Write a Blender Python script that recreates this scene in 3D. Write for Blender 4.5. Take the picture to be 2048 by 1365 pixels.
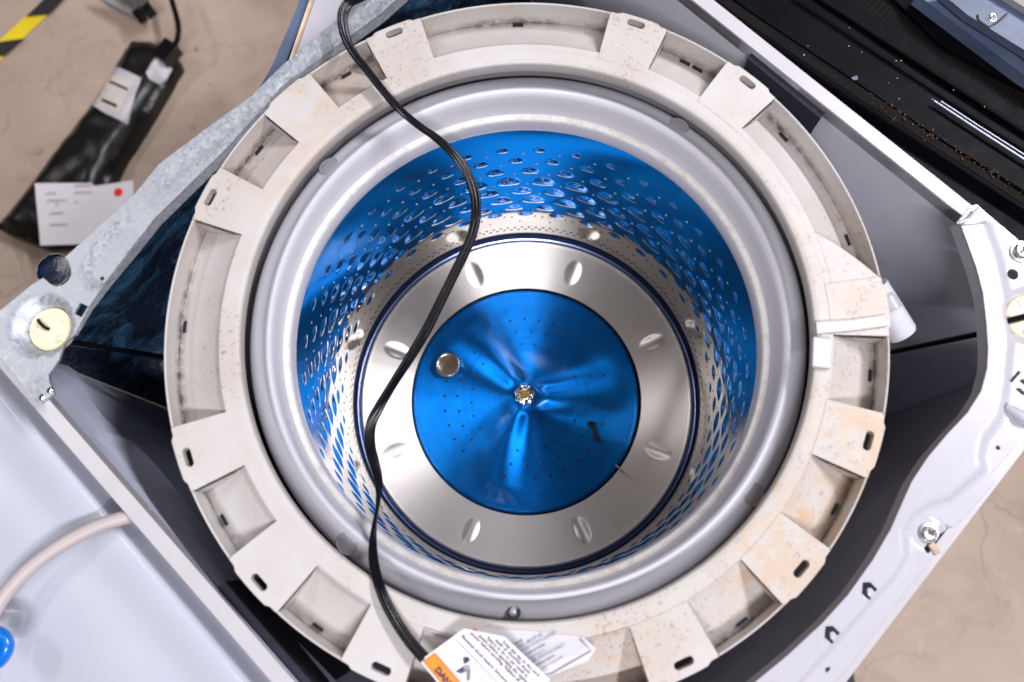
import bpy, bmesh, math, random
import numpy as np
from mathutils import Vector, Matrix
from mathutils.geometry import delaunay_2d_cdt
random.seed(7)
for o in list(bpy.data.objects): bpy.data.objects.remove(o)
S = bpy.context.scene
C = S.collection
R = math.radians

# ------------------------------------------------------------------ camera
F, TH, RO, CX, CY, CZ = 1854.2, .2263, -.0858, -.0134, -.2225, .9665
fw = Vector((0, math.sin(TH), -math.cos(TH)))
_rt = Vector((1, 0, 0)); _up = _rt.cross(fw)
rt = math.cos(RO)*_rt + math.sin(RO)*_up
up = -math.sin(RO)*_rt + math.cos(RO)*_up
cd = bpy.data.cameras.new('camera'); cam = bpy.data.objects.new('camera', cd); C.objects.link(cam)
cam.matrix_world = Matrix(((rt.x, up.x, -fw.x, CX), (rt.y, up.y, -fw.y, CY), (rt.z, up.z, -fw.z, CZ), (0, 0, 0, 1)))
cd.sensor_width = 36; cd.lens = F/2048*36; cd.clip_start = .01; cd.clip_end = 100
cd.dof.use_dof = True; cd.dof.focus_distance = 1.13; cd.dof.aperture_fstop = 3.1; cd.dof.aperture_blades = 7
S.camera = cam

def at(px, py, z):
    """the place (metres) at height z that the photograph shows at pixel px, py"""
    d = (px-1024)/F*rt - (py-682.5)/F*up + fw
    t = (z-CZ)/d.z
    return Vector((CX+t*d.x, CY+t*d.y, z))
def at2(px, py, z):
    p = at(px, py, z); return (p.x, p.y)

# ------------------------------------------------------------------ light
W = bpy.data.worlds.new('World'); S.world = W; W.use_nodes = True
W.node_tree.nodes['Background'].inputs[0].default_value = (.64, .52, .47, 1)
W.node_tree.nodes['Background'].inputs[1].default_value = .14
S.view_settings.view_transform = 'Standard'; S.view_settings.look = 'None'
S.view_settings.exposure = -.22; S.view_settings.gamma = 1
def lamp(name, loc, size, power, col=(1, .95, .9), aim=(0, 0, 0), roll=0):
    l = bpy.data.lights.new(name, 'AREA'); l.shape = 'RECTANGLE'; l.size, l.size_y = size
    l.energy = power; l.color = col
    o = bpy.data.objects.new(name, l); C.objects.link(o); o.location = loc
    q = (Vector(aim)-Vector(loc)).to_track_quat('-Z', 'Y')
    o.rotation_euler = (q @ Matrix.Rotation(roll, 3, 'Z').to_quaternion()).to_euler()
    return o
LAMPS = [
    ('ceiling_tube_light', (2.75, 1.0, 3.8), (2.5, .2), 245, (.95, .94, 1)),
    ('ceiling_tube_light', (.15, -2.7, 4.0), (2.2, .2), 225, (.95, .94, 1)),
    ('ceiling_tube_light', (-2.9, 1.3, 3.9), (1.2, .2), 50, (1, .96, .95)),
    ('ceiling_tube_light', (.45, 2.4, 4.2), (.9, .2), 18, (.88, .90, 1)),
]
for n, p, s, e, c in LAMPS: lamp(n, p, s, e, c)

# ------------------------------------------------------------------ materials
def nt(name):
    m = bpy.data.materials.new(name); m.use_nodes = True
    return m, m.node_tree.nodes, m.node_tree.links, m.node_tree.nodes['Principled BSDF']
def mixc(N, L, fac, a, b):
    x = N.new('ShaderNodeMix'); x.data_type = 'RGBA'
    for sock, v in ((x.inputs[0], fac), (x.inputs[6], a), (x.inputs[7], b)):
        if hasattr(v, 'links'): L.new(v, sock)
        elif isinstance(v, (int, float)): sock.default_value = v
        else: sock.default_value = (*v, 1)
    return x.outputs[2]
def noise(N, L, vec, scale, detail=3, rough=.55, dist=0):
    n = N.new('ShaderNodeTexNoise'); n.inputs['Scale'].default_value = scale
    n.inputs['Detail'].default_value = detail; n.inputs['Roughness'].default_value = rough
    n.inputs['Distortion'].default_value = dist; L.new(vec, n.inputs['Vector']); return n.outputs['Fac']
def ramp(N, L, v, lo, hi, a=0, b=1):
    r = N.new('ShaderNodeMapRange'); r.inputs[1].default_value = lo; r.inputs[2].default_value = hi
    r.inputs[3].default_value = a; r.inputs[4].default_value = b; L.new(v, r.inputs[0]); return r.outputs[0]
def mul(N, L, a, b, op='MULTIPLY'):
    m = N.new('ShaderNodeMath'); m.operation = op
    for i, v in enumerate((a, b)):
        if hasattr(v, 'links'): L.new(v, m.inputs[i])
        else: m.inputs[i].default_value = v
    return m.outputs[0]
def coord(N): return N.new('ShaderNodeTexCoord').outputs['Object']
def bump(N, L, P, h, strength=.2, dist=.001, bevel=0):
    b = N.new('ShaderNodeBump'); b.inputs['Strength'].default_value = strength; b.inputs['Distance'].default_value = dist
    L.new(h, b.inputs['Height'])
    if bevel:
        v = N.new('ShaderNodeBevel'); v.samples = 4; v.inputs[0].default_value = bevel; L.new(v.outputs[0], b.inputs['Normal'])
    L.new(b.outputs[0], P.inputs['Normal'])
def plain(name, col, rough=.5, metal=0, var=.08, scale=30, bs=.15, bevel=0, coat=0, spec=.5, bd=.0006):
    m, N, L, P = nt(name); v = coord(N)
    n = noise(N, L, v, scale, 4)
    c = mixc(N, L, ramp(N, L, n, .3, .7), [x*(1-var) for x in col], [min(1, x*(1+var)) for x in col])
    L.new(c, P.inputs['Base Color'])
    P.inputs['Roughness'].default_value = rough; P.inputs['Metallic'].default_value = metal
    P.inputs['Coat Weight'].default_value = coat; P.inputs['Coat Roughness'].default_value = .06
    P.inputs['Specular IOR Level'].default_value = spec
    L.new(ramp(N, L, noise(N, L, v, scale*2.7, 3), .2, .8, rough*.85, min(1, rough*1.15)), P.inputs['Roughness'])
    bump(N, L, P, noise(N, L, v, scale*6, 3), bs, bd, bevel)
    return m
M = {}
# grimy white moulded plastic of the tub ring
def ring_plastic():
    m, N, L, P = nt('grimy_white_plastic'); v = coord(N)
    base = mixc(N, L, ramp(N, L, noise(N, L, v, 9, 5), .35, .68), (.57, .55, .54), (.51, .465, .43))
    # fine speckled grime
    sp = ramp(N, L, noise(N, L, v, 240, 3, .7), .57, .68)
    zone = ramp(N, L, noise(N, L, v, 9, 3), .46, .62)
    f = mul(N, L, mul(N, L, sp, zone), .65)
    base = mixc(N, L, f, base, (.22, .12, .07))
    # faint blotchy dust
    f2 = mul(N, L, ramp(N, L, noise(N, L, v, 38, 6, .7, .6), .50, .75), .45)
    base = mixc(N, L, f2, base, (.52, .43, .35))
    # tea coloured stains
    for (x, y, r, s) in ((.235, -.215, .10, .95), (.315, -.14, .07, .9), (.07, -.33, .06, .6), (.20, -.27, .05, .7), (-.20, .27, .09, .5), (-.24, .19, .07, .4), (.335, .0, .05, .45)):
        d = N.new('ShaderNodeVectorMath'); d.operation = 'DISTANCE'; L.new(v, d.inputs[0]); d.inputs[1].default_value = (x, y, .05)
        g = ramp(N, L, d.outputs['Value'], r, r*.2)
        w = ramp(N, L, noise(N, L, v, 26, 5, .65, .8), .42, .62)
        base = mixc(N, L, mul(N, L, mul(N, L, g, w), s*.75), base, (.56, .36, .19))
    # dirt packed along the foot of the outer wall, inside the pockets
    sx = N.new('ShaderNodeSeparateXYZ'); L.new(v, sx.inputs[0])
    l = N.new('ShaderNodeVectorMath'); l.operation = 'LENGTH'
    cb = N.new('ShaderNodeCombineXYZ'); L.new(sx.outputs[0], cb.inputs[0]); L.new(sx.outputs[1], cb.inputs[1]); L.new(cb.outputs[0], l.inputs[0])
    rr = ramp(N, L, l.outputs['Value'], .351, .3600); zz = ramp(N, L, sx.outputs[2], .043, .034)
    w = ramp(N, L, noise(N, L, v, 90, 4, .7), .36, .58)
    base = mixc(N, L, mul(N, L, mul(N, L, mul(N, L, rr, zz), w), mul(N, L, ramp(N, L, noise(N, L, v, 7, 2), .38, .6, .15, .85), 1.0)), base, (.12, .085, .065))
    L.new(base, P.inputs['Base Color'])
    L.new(ramp(N, L, noise(N, L, v, 14, 3), .3, .7, .28, .5), P.inputs['Roughness'])
    P.inputs['Subsurface Weight'].default_value = 0
    bump(N, L, P, noise(N, L, v, 120, 3), .12, .0006, .0016)
    return m
M['ring'] = ring_plastic()
M['balance'] = plain('satin_white_plastic', (.62, .605, .66), .30, var=.03, scale=14, bs=.05, bevel=.001)
def dirty_lip():
    m, N, L, P = nt('scuffed_white_lip'); v = coord(N)
    f = mul(N, L, ramp(N, L, noise(N, L, v, 75, 5, .75), .48, .70), .6)
    L.new(mixc(N, L, f, (.70, .68, .67), (.44, .35, .26)), P.inputs['Base Color'])
    P.inputs['Roughness'].default_value = .45
    bump(N, L, P, noise(N, L, v, 300, 3), .3, .0006)
    return m
M['lip'] = dirty_lip()
def steel(name, col, rough, aniso=0, rvar=.0, bs=.0, scale=20):
    m, N, L, P = nt(name); v = coord(N)
    P.inputs['Metallic'].default_value = 1
    L.new(mixc(N, L, noise(N, L, v, scale, 3), [c*.93 for c in col], col), P.inputs['Base Color'])
    L.new(ramp(N, L, noise(N, L, v, scale*1.7, 3), .3, .7, rough*(1-rvar), rough*(1+rvar)), P.inputs['Roughness'])
    if aniso:
        P.inputs['Anisotropic'].default_value = aniso; P.inputs['Anisotropic Rotation'].default_value = .25
        t = N.new('ShaderNodeTangent'); t.direction_type = 'RADIAL'; t.axis = 'Z'; L.new(t.outputs[0], P.inputs['Tangent'])
    if bs: bump(N, L, P, noise(N, L, v, 35, 2), bs, .001)
    return m
M['wall'] = steel('polished_stainless', (.53, .51, .49), .07, 0, .3)
def lean(m, k):
    """tilts the shading normals back so the blue reflection reaches lower on the wall"""
    N, L, P = m.node_tree.nodes, m.node_tree.links, m.node_tree.nodes['Principled BSDF']
    ge = N.new('ShaderNodeNewGeometry'); ad = N.new('ShaderNodeVectorMath'); ad.operation = 'ADD'; cx_ = N.new('ShaderNodeCombineXYZ'); sp_ = N.new('ShaderNodeSeparateXYZ'); L.new(coord(N), sp_.inputs[0])
    L.new(ramp(N, L, sp_.outputs[2], -.30, -.06, k*1.1, k*.38), cx_.inputs[2]); L.new(cx_.outputs[0], ad.inputs[1])
    no = N.new('ShaderNodeVectorMath'); no.operation = 'NORMALIZE'
    L.new(ge.outputs['Normal'], ad.inputs[0]); L.new(ad.outputs[0], no.inputs[0]); L.new(no.outputs[0], P.inputs['Normal'])
lean(M['wall'], .14)  # shading tilt places the impeller's reflection; the mesh keeps its own shape
M['channel'] = steel('channel_steel_painted_reflection', (.16, .20, .34), .25)  # dark blue of the impeller's reflection set as the steel's colour
M['plate'] = steel('spun_stainless', (.90, .86, .82), .46, .98, .05)
def radial_streaks(m, amount):
    """fine fan of polishing streaks round the spun sheet"""
    N, L, P = m.node_tree.nodes, m.node_tree.links, m.node_tree.nodes['Principled BSDF']
    sp_ = N.new('ShaderNodeSeparateXYZ'); L.new(coord(N), sp_.inputs[0])
    an = N.new('ShaderNodeMath'); an.operation = 'ARCTAN2'; L.new(sp_.outputs[1], an.inputs[0]); L.new(sp_.outputs[0], an.inputs[1])
    n = N.new('ShaderNodeTexNoise'); n.noise_dimensions = '1D'; n.inputs['Scale'].default_value = 13; n.inputs['Detail'].default_value = 4; L.new(an.outputs[0], n.inputs['W'])
    b = N.new('ShaderNodeBump'); b.inputs['Strength'].default_value = amount; b.inputs['Distance'].default_value = .006
    L.new(n.outputs['Fac'], b.inputs['Height']); L.new(b.outputs[0], P.inputs['Normal'])
radial_streaks(M['plate'], .008)
def impeller_mat():
    m, N, L, P = nt('spun_blue_coating'); v = coord(N)
    P.inputs['Metallic'].default_value = .94
    # streaky spun coating: noise stretched along circles
    sx = N.new('ShaderNodeSeparateXYZ'); L.new(v, sx.inputs[0])
    cb = N.new('ShaderNodeCombineXYZ'); L.new(sx.outputs[0], cb.inputs[0]); L.new(sx.outputs[1], cb.inputs[1])
    l = N.new('ShaderNodeVectorMath'); l.operation = 'LENGTH'; L.new(cb.outputs[0], l.inputs[0])
    nr = N.new('ShaderNodeTexNoise'); nr.noise_dimensions = '1D'; nr.inputs['Scale'].default_value = 160; nr.inputs['Detail'].default_value = 5
    L.new(l.outputs['Value'], nr.inputs['W'])
    fac = mul(N, L, ramp(N, L, nr.outputs['Fac'], 0, 1, .35, .65), noise(N, L, v, 14, 5, .6, 1.2), 'ADD')
    c = mixc(N, L, ramp(N, L, fac, .7, 1.35), (.0, .138, .56), (.0, .26, .86))
    L.new(c, P.inputs['Base Color'])
    L.new(ramp(N, L, fac, .7, 1.35, .38, .46), P.inputs['Roughness'])
    P.inputs['Anisotropic'].default_value = .97; P.inputs['Anisotropic Rotation'].default_value = .25
    t = N.new('ShaderNodeTangent'); t.direction_type = 'RADIAL'; t.axis = 'Z'; L.new(t.outputs[0], P.inputs['Tangent'])
    P.inputs['Coat Weight'].default_value = .4; P.inputs['Coat Roughness'].default_value = .16
    return m
M['blue'] = impeller_mat()
M['dark'] = plain('void_shade_black', (.012, .012, .016), .5, var=.2)  # near-black that paints the shade of deep gaps
M['ring_pad'] = plain('clean_white_plastic', (.60, .58, .59), .3, var=.04, scale=40, bs=.1, bevel=.0025)
M['hole'] = plain('hole_black', (.004, .004, .008), .6, var=.1)
M['slot'] = plain('slot_shadow_grey', (.05, .048, .05), .6, var=.1)
M['recess'] = plain('recess_grey', (.34, .33, .35), .6, var=.1)
M['tub'] = plain('tub_grey_plastic', (.30, .29, .30), .5, var=.1, scale=12)
M['enamel'] = plain('white_enamel', (.50, .485, .54), .2, var=.04, scale=12, bs=.04, bevel=.0015, coat=.3)
M['enamel_lid'] = plain('pale_lid_enamel', (.50, .52, .60), .22, var=.03, scale=5, bs=.02, bevel=.002, coat=.5)
M['cabinet'] = plain('cabinet_enamel_brightened', (.74, .77, .95), .32, var=.06, scale=6, bs=.03)  # left wall's missing light put into a paler, bluer enamel
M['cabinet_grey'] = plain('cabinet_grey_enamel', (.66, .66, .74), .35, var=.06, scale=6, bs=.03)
M['cabinet_dark'] = plain('cabinet_front_grey', (.60, .58, .60), .4, var=.1, scale=6, bs=.03)  # greyer copy of the cabinet enamel, the front wall's shade in its colour
M['cabinet_top'] = plain('cabinet_edge_enamel', (.52, .50, .52), .3, var=.04, scale=20, bs=.03, bevel=.001)
M['cream'] = plain('cream_plastic', (.86, .76, .52), .4, var=.07, scale=60, bevel=.0012)
M['brass'] = plain('brass', (.75, .50, .16), .3, 1, var=.15, scale=200)
M['screw'] = plain('zinc_screw', (.62, .62, .60), .28, 1, var=.15, scale=90, bevel=.0005)
M['nickel'] = plain('satin_nickel', (.62, .53, .44), .24, 1, var=.04, scale=60, bevel=.0012)
M['chrome'] = plain('bright_steel', (.85, .84, .83), .13, 1, var=.03, scale=60, bevel=.0006)
M['navy'] = plain('glossy_navy_plastic', (.006, .012, .03), .18, var=.4, scale=60, bs=.5)
M['trim'] = plain('brushed_trim', (.28, .30, .38), .4, .6, var=.03, scale=60)
M['rubber'] = plain('black_cord_rubber', (.004, .004, .007), .24, var=.2, scale=80, bs=.1, spec=.35)
M['black_gloss'] = plain('glossy_black_enamel', (.0025, .0025, .004), .42, var=.3, scale=20, bs=.05, spec=.05)
M['black_matt'] = plain('ribbed_black_plastic', (.007, .006, .006), .6, var=.3, scale=12, bs=.2, spec=.07)
M['foam'] = plain('navy_foam', (.016, .016, .030), .9, var=.2, scale=90, bs=.4)
M['bluegrey'] = plain('blue_grey_sheet_metal', (.09, .12, .20), .35, var=.3, scale=12, bs=.2)
M['rust'] = plain('rust_crumbs', (.11, .045, .02), .9, var=.4, scale=200)
M['hose'] = plain('grey_pvc_hose', (.50, .43, .43), .45, var=.06, scale=20)
M['blue_plastic'] = plain('bright_blue_plastic', (.0, .16, .66), .25, var=.1, scale=50, coat=.4)
M['paper'] = plain('white_paper', (.80, .76, .79), .7, var=.03, scale=15, bs=.1)
M['ink'] = plain('grey_print', (.20, .18, .23), .7)
M['ink_dark'] = plain('dark_print', (.045, .035, .07), .6)
M['ink_faint'] = plain('faint_print', (.34, .32, .40), .7)
M['red'] = plain('red_dot', (.90, .01, .01), .5)
M['orange'] = plain('orange_print', (.95, .28, .01), .45, var=.05)
M['orange_dark'] = plain('dark_orange_line', (.70, .10, .01), .5)
M['tag'] = plain('white_tag_film', (.86, .84, .86), .35, var=.02, coat=.3)
M['wrap'] = plain('crumpled_black_film', (.007, .006, .006), .34, var=.3, scale=14, bs=.3, bd=.001, spec=.35)
M['wrap_label'] = plain('silvery_label', (.50, .47, .50), .45, var=.12, scale=30)
M['wrap_paper'] = plain('beige_label', (.55, .51, .46), .6, var=.08, scale=30)
M['yellow'] = plain('yellow_tape', (.80, .60, .01), .6, var=.1)
M['tape_black'] = plain('black_tape', (.02, .018, .02), .6)
M['rusty_white'] = plain('old_cream_edge', (.62, .48, .34), .6, var=.4, scale=25)
def clear_film():
    m, N, L, P = nt('clear_label_film'); P.inputs['Base Color'].default_value = (.86, .86, .92, 1)
    P.inputs['Roughness'].default_value = .2; P.inputs['Alpha'].default_value = .42
    return m
M['film'] = clear_film()
def galv():
    m, N, L, P = nt('galvanised_steel'); v = coord(N)
    vo = N.new('ShaderNodeTexVoronoi'); vo.inputs['Scale'].default_value = 330; vo.inputs['Randomness'].default_value = 1; L.new(v, vo.inputs['Vector'])
    f = mul(N, L, ramp(N, L, vo.outputs['Color'], .1, .9), noise(N, L, v, 40, 5, .7), 'ADD')
    L.new(mixc(N, L, ramp(N, L, f, .4, 1.6), (.36, .39, .43), (.52, .54, .59)), P.inputs['Base Color'])
    P.inputs['Metallic'].default_value = .55
    L.new(ramp(N, L, f, .5, 1.5, .38, .6), P.inputs['Roughness'])
    bump(N, L, P, noise(N, L, v, 300, 4), .25, .0006, .001)
    return m
M['galv'] = galv()
def concrete():
    m, N, L, P = nt('stained_concrete'); v = coord(N)
    a = mixc(N, L, ramp(N, L, noise(N, L, v, 1.6, 6, .6, .5), .35, .65), (.38, .275, .21), (.50, .385, .31))
    a = mixc(N, L, mul(N, L, ramp(N, L, noise(N, L, v, 7, 6, .7, .8), .5, .72), .55), a, (.27, .20, .17))
    a = mixc(N, L, mul(N, L, ramp(N, L, noise(N, L, v, 28, 5, .75), .58, .75), .45), a, (.60, .50, .44))
    a = mixc(N, L, mul(N, L, ramp(N, L, noise(N, L, v, 160, 3, .75), .64, .72), .5), a, (.12, .10, .09))
    # hairline cracks, warped
    nv = N.new('ShaderNodeTexNoise'); nv.inputs['Scale'].default_value = 4; nv.inputs['Detail'].default_value = 5; L.new(v, nv.inputs['Vector'])
    ad = N.new('ShaderNodeMix'); ad.data_type = 'VECTOR'; ad.inputs[0].default_value = .22
    L.new(v, ad.inputs[4]); L.new(nv.outputs['Color'], ad.inputs[5])
    vo = N.new('ShaderNodeTexVoronoi'); vo.feature = 'DISTANCE_TO_EDGE'; vo.inputs['Scale'].default_value = 3.4; L.new(ad.outputs[1], vo.inputs['Vector'])
    cr = mul(N, L, ramp(N, L, vo.outputs['Distance'], .012, .002), ramp(N, L, noise(N, L, v, 3, 2), .42, .6))
    a = mixc(N, L, mul(N, L, cr, .28), a, (.13, .085, .065))
    L.new(a, P.inputs['Base Color']); P.inputs['Roughness'].default_value = .6
    bump(N, L, P, noise(N, L, v, 60, 5), .25, .002)
    return m
M['concrete'] = concrete()
def dark_inner():
    m, N, L, P = nt('dark_blue_film'); v = coord(N)
    L.new(mixc(N, L, ramp(N, L, noise(N, L, v, 14, 5, .7, 1), .45, .7), (.010, .016, .035), (.05, .16, .30)), P.inputs['Base Color'])
    L.new(ramp(N, L, noise(N, L, v, 9, 4), .3, .7, .18, .5), P.inputs['Roughness'])
    bump(N, L, P, noise(N, L, v, 22, 5, .6, .6), .9, .01)
    return m
M['blue_film'] = dark_inner()

# ------------------------------------------------------------------ builders
def link(o, name, mat=None, parent=None):
    o.name = name; C.objects.link(o)
    if parent is not None: o.parent = parent
    return o
def mkmesh(name, verts, faces, mat, parent=None, smooth=True, angle=35):
    me = bpy.data.meshes.new(name); me.from_pydata([tuple(v) for v in verts], [], faces); me.update()
    me.validate()
    for m in (mat if isinstance(mat, (list, tuple)) else [mat]): me.materials.append(m)
    if smooth:
        me.polygons.foreach_set('use_smooth', [True]*len(me.polygons)); me.set_sharp_from_angle(angle=R(angle))
    return link(bpy.data.objects.new(name, me), name, None, parent)
class G:
    """collects faces, then builds one mesh"""
    def __init__(s): s.v = []; s.f = []
    def add(s, vs, fs):
        k = len(s.v); s.v += [tuple(x) for x in vs]; s.f += [tuple(i+k for i in f) for f in fs]; return s
    def box(s, c, size, rz=0, rx=0):
        a, b, h = [x/2 for x in size]; vs = []
        m = Matrix.Rotation(rz, 3, 'Z') @ Matrix.Rotation(rx, 3, 'X')
        for z in (-h, h):
            for x, y in ((-a, -b), (a, -b), (a, b), (-a, b)): vs.append(Vector(c)+m @ Vector((x, y, z)))
        return s.add(vs, [(3, 2, 1, 0), (4, 5, 6, 7), (0, 1, 5, 4), (1, 2, 6, 5), (2, 3, 7, 6), (3, 0, 4, 7)])
    def lathe(s, prof, n=96, c=(0, 0), a0=0, a1=2*math.pi):
        full = abs(a1-a0-2*math.pi) < 1e-6; m = n if full else n+1; k = len(prof); vs = []
        for i in range(m):
            a = a0+(a1-a0)*i/n
            for r, z in prof: vs.append((c[0]+r*math.cos(a), c[1]+r*math.sin(a), z))
        fs = []
        for i in range(n):
            j = (i+1) % m
            for q in range(k-1): fs.append((i*k+q, j*k+q, j*k+q+1, i*k+q+1))
        return s.add(vs, fs)
    def tube(s, pts, r, n=10, cap=True):
        pts = [Vector(p) for p in pts]; vs = []; prev = None
        for i, p in enumerate(pts):
            t = (pts[min(i+1, len(pts)-1)]-pts[max(i-1, 0)]).normalized()
            if prev is None:
                u = t.orthogonal().normalized()
            else: u = (prev-t*prev.dot(t)).normalized()
            prev = u; w = t.cross(u); rr = r[i] if isinstance(r, list) else r
            for k in range(n):
                a = 2*math.pi*k/n; vs.append(p+u*rr*math.cos(a)+w*rr*math.sin(a))
        fs = []
        for i in range(len(pts)-1):
            for k in range(n): fs.append((i*n+k, i*n+(k+1) % n, (i+1)*n+(k+1) % n, (i+1)*n+k))
        if cap: fs += [tuple(reversed(range(n))), tuple((len(pts)-1)*n+k for k in range(n))]
        return s.add(vs, fs)
    def build(s, name, mat, parent=None, smooth=True, angle=35): return mkmesh(name, s.v, s.f, mat, parent, smooth, angle)
def inside(p, poly):
    x, y = p; c = False; n = len(poly); j = n-1
    for i in range(n):
        xi, yi = poly[i]; xj, yj = poly[j]
        if (yi > y) != (yj > y) and x < (xj-xi)*(y-yi)/(yj-yi)+xi: c = not c
        j = i
    return c
def seg_d(p, line):
    best = 9
    for (a, b) in zip(line[:-1], line[1:]):
        ax, ay = a; bx, by = b; dx, dy = bx-ax, by-ay
        t = max(0, min(1, ((p[0]-ax)*dx+(p[1]-ay)*dy)/(dx*dx+dy*dy+1e-12)))
        best = min(best, math.hypot(p[0]-ax-t*dx, p[1]-ay-t*dy))
    return best
def sheet(g, outline, z, t, holes=(), zfn=None, step=0, wall=None):
    """a plate cut to an outline, with real holes and thickness; zfn presses relief into it"""
    zf = zfn or (lambda x, y: 0)
    vs = []; ed = []
    for lp in [outline]+list(holes):
        if step:
            q = []
            for a, b in zip(lp, list(lp[1:])+[lp[0]]):
                n = max(1, int(math.hypot(a[0]-b[0], a[1]-b[1])/step))
                q += [(a[0]+(b[0]-a[0])*i/n, a[1]+(b[1]-a[1])*i/n) for i in range(n)]
            lp = q
        k = len(vs); vs += [Vector(p) for p in lp]; ed += [(k+i, k+(i+1) % len(lp)) for i in range(len(lp))]
    if step:
        xs = [p[0] for p in outline]; ys = [p[1] for p in outline]
        y = min(ys)+step/2; row = 0
        while y < max(ys):
            x = min(xs)+step/2*(1+row % 2)
            while x < max(xs):
                if inside((x, y), outline) and not any(inside((x, y), h) for h in holes): vs.append(Vector((x, y)))
                x += step
            y += step*.87; row += 1
    ov, oe, of, *_ = delaunay_2d_cdt(vs, ed, [], 0, 1e-6)
    tri = []
    for f in of:
        cx = sum(ov[i].x for i in f)/len(f); cy = sum(ov[i].y for i in f)/len(f)
        if inside((cx, cy), outline) and not any(inside((cx, cy), h) for h in holes):
            a, b, c = [ov[i] for i in f[:3]]
            if (b-a).cross(c-a) < 0: f = tuple(reversed(f))
            tri.append(tuple(f))
    n = len(ov); zz = [z+zf(p.x, p.y) for p in ov]
    vv = [(p.x, p.y, h) for p, h in zip(ov, zz)]+[(p.x, p.y, h-t) for p, h in zip(ov, zz)]
    fs = list(tri)+[tuple(i+n for i in reversed(f)) for f in tri]
    cnt = {}
    for f in tri:
        for i in range(len(f)):
            a, b = f[i], f[(i+1) % len(f)]; cnt[(a, b)] = 1
    for (a, b) in cnt:
        if (b, a) not in cnt: fs.append((b, a, a+n, b+n))
    g.add(vv, fs); return g
def tag(o, label, cat, group=None):
    o['label'] = label; o['category'] = cat
    if group: o['group'] = group
    return o
def thing(name, loc, label, cat, group=None):
    o = bpy.data.objects.new(name, None); C.objects.link(o); o.location = loc; o.empty_display_size = .05
    tag(o, label, cat, group); return o
def under(o, root):
    """parent a part built in world coordinates under its thing"""
    o.parent = root; o.matrix_parent_inverse = Matrix.Translation(root.location).inverted(); return o
def spline(pts, n=10):
    P_ = [Vector(p) for p in pts]; out = []
    for i in range(len(P_)-1):
        p0 = P_[max(i-1, 0)]; p1 = P_[i]; p2 = P_[i+1]; p3 = P_[min(i+2, len(P_)-1)]
        for k in range(n):
            t = k/n
            out.append(.5*((2*p1)+(-p0+p2)*t+(2*p0-5*p1+4*p2-p3)*t*t+(-p0+3*p1-3*p2+p3)*t**3))
    out.append(P_[-1]); return out
def circle_pts(c, r, n=24, ry=None, rot=0):
    o = []
    for k in range(n):
        a = 2*math.pi*k/n; x, y = r*math.cos(a), (ry or r)*math.sin(a)
        o.append((c[0]+x*math.cos(rot)-y*math.sin(rot), c[1]+x*math.sin(rot)+y*math.cos(rot)))
    return o
def sstep(a, b, x):
    t = max(0, min(1, (x-a)/(b-a))); return t*t*(3-2*t)
def lay_text(s, origin, xdir, ydir, size, mat, name, parent, lift=.0004, bold=.018):
    cu = bpy.data.curves.new('t', 'FONT'); cu.body = s; cu.size = size; cu.offset = size*bold; cu.resolution_u = 2
    tmp = bpy.data.objects.new('t', cu); C.objects.link(tmp)
    dg = bpy.context.evaluated_depsgraph_get(); me = bpy.data.meshes.new_from_object(tmp.evaluated_get(dg))
    bpy.data.objects.remove(tmp)
    x = Vector(xdir).normalized(); y = Vector(ydir); y = (y-x*y.dot(x)).normalized(); n = x.cross(y)
    n = n if n.z > 0 else -n
    for v in me.vertices: v.co = Vector(origin)+x*v.co.x+y*v.co.y+n*lift
    me.materials.clear(); me.materials.append(mat)
    return link(bpy.data.objects.new(name, me), name, None, parent)

# ------------------------------------------------------------------ the floor
FZ = -1.02
fl = mkmesh('floor', [(-6, -6, FZ), (6, -6, FZ), (6, 6, FZ), (-6, 6, FZ)], [(0, 1, 2, 3)], M['concrete'], None, False)
fl['kind'] = 'structure'

# ================================================================== washing machine
wm = thing('washing_machine', (0, 0, 0), 'opened white top-loading washing machine with blue impeller in steel basket', 'washing machine')

# --- basket wall: one pressed steel sheet with rows of teardrop dimples
NA, NZ = 1216, 236
RW0, RW1 = .2565, .2515
ZT_, ZB_ = -.022, -.368
th = np.linspace(0, 2*np.pi, NA, endpoint=False); zz = np.linspace(ZT_, ZB_, NZ)
TT, ZZ = np.meshgrid(th, zz)
RR = RW0+(RW1-RW0)*(ZT_-ZZ)/(ZT_-ZB_)
H = np.zeros_like(RR)
NC = 36; pitch = 2*np.pi/NC
rows = [(-.080, .0068), (-.110, .0086), (-.140, .0110), (-.172, .0152), (-.204, .0132), (-.234, .0148), (-.263, .0112), (-.290, .0094)]
shift = .37
DIM = []
for k, (zc, rad) in enumerate(rows):
    for j in range(NC):
        tc = (j - k*shift + .1)*pitch
        DIM.append((tc, zc, rad))
        i0 = int(round((tc % (2*np.pi))/(2*np.pi)*NA)); w = int(rad*1.16/.2545/(2*np.pi)*NA)+2
        jj = np.arange(i0-w, i0+w+1)
        kk = np.where(abs(zz-zc) < rad*.95)[0]
        dt = (th[jj % NA]-tc+np.pi) % (2*np.pi)-np.pi
        U, V = np.meshgrid(dt*.2545/(rad*1.16), (zz[kk]-zc)/(rad*.92))
        V0 = -.42
        Vn = np.where(V < V0, (V-V0)/(1+V0), (V-V0)/(1-V0))
        d2 = np.clip(U*U*(1+.25*(V > V0)*V)+Vn*Vn, 0, 1)
        h = .155*rad*(1-d2)**1.6
        H[np.ix_(kk, jj % NA)] += h
RR = RR-H
vs = np.stack([RR*np.cos(TT), RR*np.sin(TT), ZZ], -1).reshape(-1, 3)
ii, jj = np.meshgrid(np.arange(NZ-1), np.arange(NA), indexing='ij')
a = ii*NA+jj; b = ii*NA+(jj+1) % NA
quads = np.stack([a, a+NA, b+NA, b], -1).reshape(-1, 4)
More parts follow.
